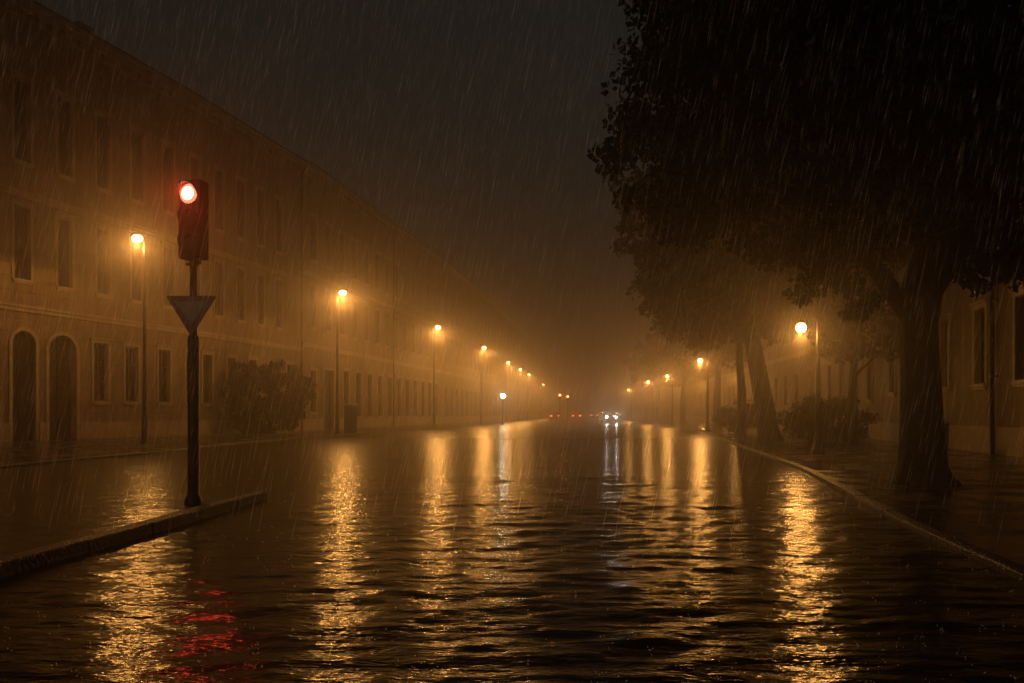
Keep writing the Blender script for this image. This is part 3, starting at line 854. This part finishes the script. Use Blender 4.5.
def shrub(loc, rx, ry, h, ncl, size, label, seed, per=110, group=None):
    t = empty('hedge' if rx > 2 else 'shrub', loc); tag(t, label, 'hedge' if rx > 2 else 'shrub', group)
    ng = np.random.default_rng(seed)
    cc = crown_centers(ncl, (0, 0, h * .48), rx, ry, h * .5, ng, None, .5)
    cc[:, 2] = np.maximum(cc[:, 2], .25)
    leaves_mesh('foliage', cc, ng.uniform(.3, .6, len(cc)), np.full(len(cc), per), size, t, seed, M['leaf'])
    g = random.Random(seed); mb = MB()
    for k in range(7):
        an = g.uniform(0, 6.28); x, y = math.cos(an) * rx * .3, math.sin(an) * ry * .3
        mb.tube([(x*.4, y*.4, -.1), (x, y, h * .3), (x * 1.9, y * 1.9, h * .7)], [.06, .045, .02], 6)
    mb.build('stem', M['bark'], t)
shrub((-16.0, 51.0, .03), 2.9, 1.6, 4.5, 190, .20, 'big dark rounded hedge before the left wall behind the signal', 41)
shrub((13.2, 35.2, .03), 1.15, 1.0, 1.9, 40, .12, 'round shrub just right of the leaning trunk', 42, group='round shrubs on the right')
shrub((15.2, 36.8, .03), 1.3, 1.1, 2.0, 44, .12, 'wide round shrub behind the nearest globe lamp post', 43, group='round shrubs on the right')
shrub((14.2, 50.0, .03), 1.4, 1.1, 2.1, 40, .14, 'round shrub left of the leaning trunk', 44, group='round shrubs on the right')

# ------------------------------------------------------------------ street furniture
cb = empty('cabinet', (-10.6, 52.3, .03), .2); tag(cb, 'dark street cabinet with a pale lid beside the second tall lamp', 'cabinet')
mb = MB(); mb.box(-.42, .42, -.25, .25, .1, 1.82); mb.build('body', M['bin'], cb, bevel=.02)
mb = MB(); mb.box(-.50, .50, -.32, .32, 1.822, 1.92); mb.build('lid', M['pale'], cb, bevel=.01)
mb = MB(); mb.box(-.38, -.03, -.27, -.252, .25, 1.7); mb.box(.03, .38, -.27, -.252, .25, 1.7); mb.build('door', M['bin'], cb)
mb = MB(); mb.box(-.38, .38, -.2, .2, -.1, .098); mb.build('base', M['kerb'], cb)

def litter_bin(loc, rz, s, label):
    b = empty('litter_bin', loc, rz); b.scale = (s, s, s); tag(b, label, 'bin')
    mb = MB(); mb.lathe([(.20, 0), (.22, .02), (.26, .9), (.27, .92)], n=18); mb.build('body', M['bin'], b)
    mb = MB(); mb.lathe([(.29, .925), (.30, .95), (.27, 1.0), (.12, 1.06), (.02, 1.07)], n=18); mb.build('lid', M['pale'], b)
litter_bin((13.2, 24.6, .03), 0, 1.05, 'dark bin under the shuttered window')

# ------------------------------------------------------------------ cars
def car(name):
    c = empty(name)
    prof = [(-2.15, .45), (-2.15, .72), (-1.95, .92), (-1.1, 1.0), (-.55, 1.5), (.9, 1.56), (1.75, 1.12), (2.15, 1.02), (2.2, .5), (2.1, .32), (-2.05, .32)]
    mb = MB(); hw = .86
    rs = []
    for x, k in ((-hw, .93), (-hw * .93, 1), (hw * .93, 1), (hw, .93)):
        rs.append([(x * (1 - .16 * max(0, z - 1.0) / .5), y * k, .3 + (z - .3) * (1 if k == 1 else .97)) for y, z in prof])
    mb.rings(rs, smooth=False); mb.build('body', M['carpaint'], c, bevel=.03)
    mb = MB(); mb.quad((-.66, -1.06, 1.05), (.66, -1.06, 1.05), (.6, -.60, 1.465), (-.6, -.60, 1.465))
    mb.build('windscreen', M['glass'], c)
    for s in (-1, 1):
        mb = MB(); x = s * .862; mb.add([(x, -.85, 1.02), (x, 1.45, 1.08), (x*.93, .85, 1.46), (x*.93, -.5, 1.44)], [(0, 1, 2, 3)]); mb.build('side_window', M['glass'], c)
        for y in (-1.35, 1.35):
            Mx = Matrix.Translation((s * .80, y, .32)) @ Matrix.Rotation(R(90), 4, 'Y')
            mb = MB(); mb.lathe([(.2, -.1), (.31, -.1), (.32, -.07), (.32, .07), (.31, .1), (.2, .1)], n=18, M=Mx); wh = mb.build('wheel', M['rubber'], c)
            mb = MB(); mb.lathe([(.19, -.105), (.19, .105)], n=12, M=Mx); mb.build('rim', M['pale'], wh)
    return c
def car_lights(c, front, y, z, hw, mat, r_, name):
    for s in (-1, 1):
        Mx = Matrix.Translation((s * hw, y, z)) @ Matrix.Rotation(R(90), 4, 'X')
        mb = MB(); mb.lathe([(r_, -.02), (r_, .02), (r_ * .6, .045), (.01, .055)] if front else [(r_, .03), (r_, -.03), (r_*.5, -.045)], n=14, M=Mx)
        mb.build(name, mat, c)
c1 = car('car'); c1.location = (12.2, 102, .0); c1.rotation_euler.z = R(6.5)
tag(c1, 'oncoming car with bright white headlights far down the street', 'car')
car_lights(c1, True, -2.19, .86, .62, M['head_emit'], .11, 'headlight')
for s in (-1, 1): 
    sl = bpy.data.lights.new('headlight_beam', 'SPOT'); sl.energy = 200; sl.color = (1, .95, .85); sl.shadow_soft_size = .08
    sl.spot_size = R(70); sl.spot_blend = 1
    so = bpy.data.objects.new('headlight_beam', sl); COL.objects.link(so); so.parent = c1; so.location = (s * .62, -2.36, .88); so.rotation_euler = (R(-87), 0, 0)
far = [(7.6, 139, 'tail-lit car farthest left of the distant queue'), (12.2, 150, 'tail-lit car in the middle of the distant queue'), (17.6, 170, 'distant tail-lit car on the right, just left of the oncoming headlights')]
pc = None
for i, (x, y, lb) in enumerate(far):
    if pc is None:
        pc = car('car'); pc.rotation_euler.z = R(174)
        # far cars show their tails: the rear faces the camera
        for s in (-1, 1):
            mb = MB(); mb.box(s*.66 - .16, s*.66 + .16, 2.19, 2.23, .84, 1.0); mb.build('tail_light', M['tail_emit'], pc)
        o = pc
    else: o = copy_tree(pc)
    o.location = (x, y, 0); tag(o, lb, 'car', 'distant cars seen from behind')

# distant pair of red signals
def far_signal(loc, label):
    s = empty('traffic_signal', loc); tag(s, label, 'traffic light', 'distant red signals')
    mb = MB(); mb.tube([(0, 0, -.1), (0, 0, 3.2)], .06, 8); mb.build('pole', M['pole'], s)
    mb = MB(); mb.box(-.16, .16, -.1, .12, 3.2, 4.25); mb.build('housing', M['black'], s)
    mb = MB(); mb.ball((0, -.13, 4.05), .15, 12, 8, (1, .4, 1)); mb.build('lens', emat('far_red_glow', (1, .16, .05), 70, False), s)
far_signal((7.2, 120, 0), 'left one of two tiny red signals far down the street')
far_signal((9.1, 130, 0), 'right one of two tiny red signals far down the street')

# ------------------------------------------------------------------ rain and splashes
def rain():
    g = np.random.default_rng(17)
    n = 42000
    y = 5.2 + 34 * g.random(n) ** 1.15
    x = g.uniform(-1, 1, n) * (y * .72 + 2.5)
    z = g.uniform(.1, 1, n) * (1.3 + y * .56 + .6)
    # the dense crown shelters what stands under it
    dry = (np.hypot(x - 7.4, y - 14.2) < 5.4) & (z < 12.5)
    x, y, z = x[~dry], y[~dry], z[~dry]; n = len(x)
    Ln = g.uniform(.12, .42, n)
    lean = np.stack([g.normal(.215, .03, n), g.normal(0, .03, n), np.ones(n)], 1)
    lean /= np.linalg.norm(lean, axis=1)[:, None]
    w = g.uniform(.0005, .0011, n) * (.7 + y * .035)
    c = np.stack([x, y, z], 1)
    a = c - lean * Ln[:, None] / 2; b = c + lean * Ln[:, None] / 2; m = c - lean * (Ln * .15)[:, None]
    V = [a]
    for k in range(3):
        an = 2 * math.pi * k / 3
        V.append(m + np.stack([np.cos(an) * w, np.sin(an) * w, 0 * w], 1))
    V.append(b)
    V = np.stack(V, 1).reshape(-1, 3); i = np.arange(n) * 5
    F = []
    for k in range(3):
        p, q = 1 + k, 1 + (k + 1) % 3
        F.append(np.stack([i, i + q, i + p], 1)); F.append(np.stack([i + 4, i + p, i + q], 1))
    m_, nt, bs = mat_base('falling_rain_water'); N = nt.nodes; L = nt.links
    tr = N.new('ShaderNodeBsdfTranslucent'); tr.inputs['Color'].default_value = (.58, .58, .58, 1)
    df = N.new('ShaderNodeBsdfDiffuse'); df.inputs['Color'].default_value = (.4, .4, .4, 1)
    tp_ = N.new('ShaderNodeBsdfTransparent'); tp_.inputs['Color'].default_value = (.9, .9, .9, 1)
    ad = N.new('ShaderNodeAddShader'); ad2 = N.new('ShaderNodeAddShader')
    L.new(df.outputs[0], ad.inputs[0]); L.new(tr.outputs[0], ad.inputs[1])
    L.new(ad.outputs[0], ad2.inputs[0]); L.new(tp_.outputs[0], ad2.inputs[1]); L.new(ad2.outputs[0], N['Material Output'].inputs['Surface'])
    o = np_mesh('rain', V, np.concatenate(F), m_, None, True)
    tag(o, 'slanting rain falling over the whole street', None, None, 'stuff')
    # splashes: little crowns of drops above the water and kerbs
    ns = 1500
    y = 3.0 + 22 * g.random(ns) ** 1.5; x = g.uniform(-1, 1, ns) * (y * .66)
    P = []
    for k in range(ns):
        for q in range(int(g.integers(1, 6))):
            P.append((x[k] + g.normal(0, .015), y[k] + g.normal(0, .015), .012 + abs(g.normal(0, .018)), g.uniform(.0015, .0038)))
    # along kerb tops: splashes, enlarged to stand in for the bright rim highlight too
    for K, h in ((KR, .075), (ISL, .13), (KL, .06)):
        D = [p for p in densify(K, .05) if 3 < p.y < 40]
        for p in D:
            if True:
                for q in range(int(g.integers(1, 4))):
                    P.append((p.x + g.normal(0, .05), p.y + g.normal(0, .05), h + .004 + abs(g.normal(0, .012)), g.uniform(.002, .0048)))
    P = np.array(P); n = len(P)
    oc = np.array([(1, 0, 0), (-1, 0, 0), (0, 1, 0), (0, -1, 0), (0, 0, 1.3), (0, 0, -1)])
    V = (P[:, None, :3] + oc[None] * P[:, 3][:, None, None]).reshape(-1, 3)
    tri_ = np.array([(0, 2, 4), (2, 1, 4), (1, 3, 4), (3, 0, 4), (2, 0, 5), (1, 2, 5), (3, 1, 5), (0, 3, 5)])
    F = (np.arange(n)[:, None, None] * 6 + tri_[None]).reshape(-1, 3)
    o = np_mesh('splashes', V, F, m_, None, True)
    tag(o, 'tiny rain splashes jumping off the water and kerbs', None, None, 'stuff')
rain()

# ------------------------------------------------------------------ haze
mb = MB(); mb.box(-58, 92, -16, 348, -1.2, 27)
hz = mb.build('haze', M['pole']); hz.data.materials.clear()
m = bpy.data.materials.new('night_haze'); m.use_nodes = True; nt = m.node_tree; nt.nodes.clear()
out = nt.nodes.new('ShaderNodeOutputMaterial'); pv = nt.nodes.new('ShaderNodeVolumePrincipled')
pv.inputs['Color'].default_value = (.68, .62, .54, 1); pv.inputs['Density'].default_value = FOG_DENSITY
pv.inputs['Anisotropy'].default_value = .87
nt.links.new(pv.outputs[0], out.inputs['Volume'])
hz.data.materials.append(m); tag(hz, 'wet haze filling the street', None, None, 'stuff')

# ------------------------------------------------------------------ night sky + sun lamp turned down to a trace
w = bpy.data.worlds.new('World'); SC.world = w; w.use_nodes = True; nt = w.node_tree; N = nt.nodes; L = nt.links
bg = N['Background']
sky = N.new('ShaderNodeTexSky'); sky.sky_type = 'NISHITA'; sky.sun_disc = False; sky.sun_elevation = R(4); sky.sun_rotation = R(200)
sky.dust_density = 6
hs_ = N.new('ShaderNodeHueSaturation'); hs_.inputs['Saturation'].default_value = .12
L.new(sky.outputs[0], hs_.inputs['Color'])
mxc = N.new('ShaderNodeMix'); mxc.data_type = 'RGBA'; mxc.blend_type = 'MULTIPLY'; mxc.inputs['Factor'].default_value = 1
mxc.inputs['B'].default_value = (1.0, .95, .78, 1)
L.new(hs_.outputs[0], mxc.inputs['A']); L.new(mxc.outputs['Result'], bg.inputs['Color'])
bg.inputs['Strength'].default_value = SKY_STRENGTH

# ------------------------------------------------------------------ render settings
SC.render.engine = 'CYCLES'
c = SC.cycles
c.use_denoising = True
try: c.denoiser = 'OPENIMAGEDENOISE'
except Exception: pass
c.max_bounces = 6; c.diffuse_bounces = 2; c.glossy_bounces = 2; c.transmission_bounces = 2; c.volume_bounces = 1; c.transparent_max_bounces = 12
c.sample_clamp_indirect = 3; c.caustics_reflective = False; c.caustics_refractive = False
SC.view_settings.view_transform = 'Standard'; SC.view_settings.look = 'None'
SC.view_settings.exposure = 0; SC.view_settings.gamma = 1; SC.view_settings.use_curve_mapping = False
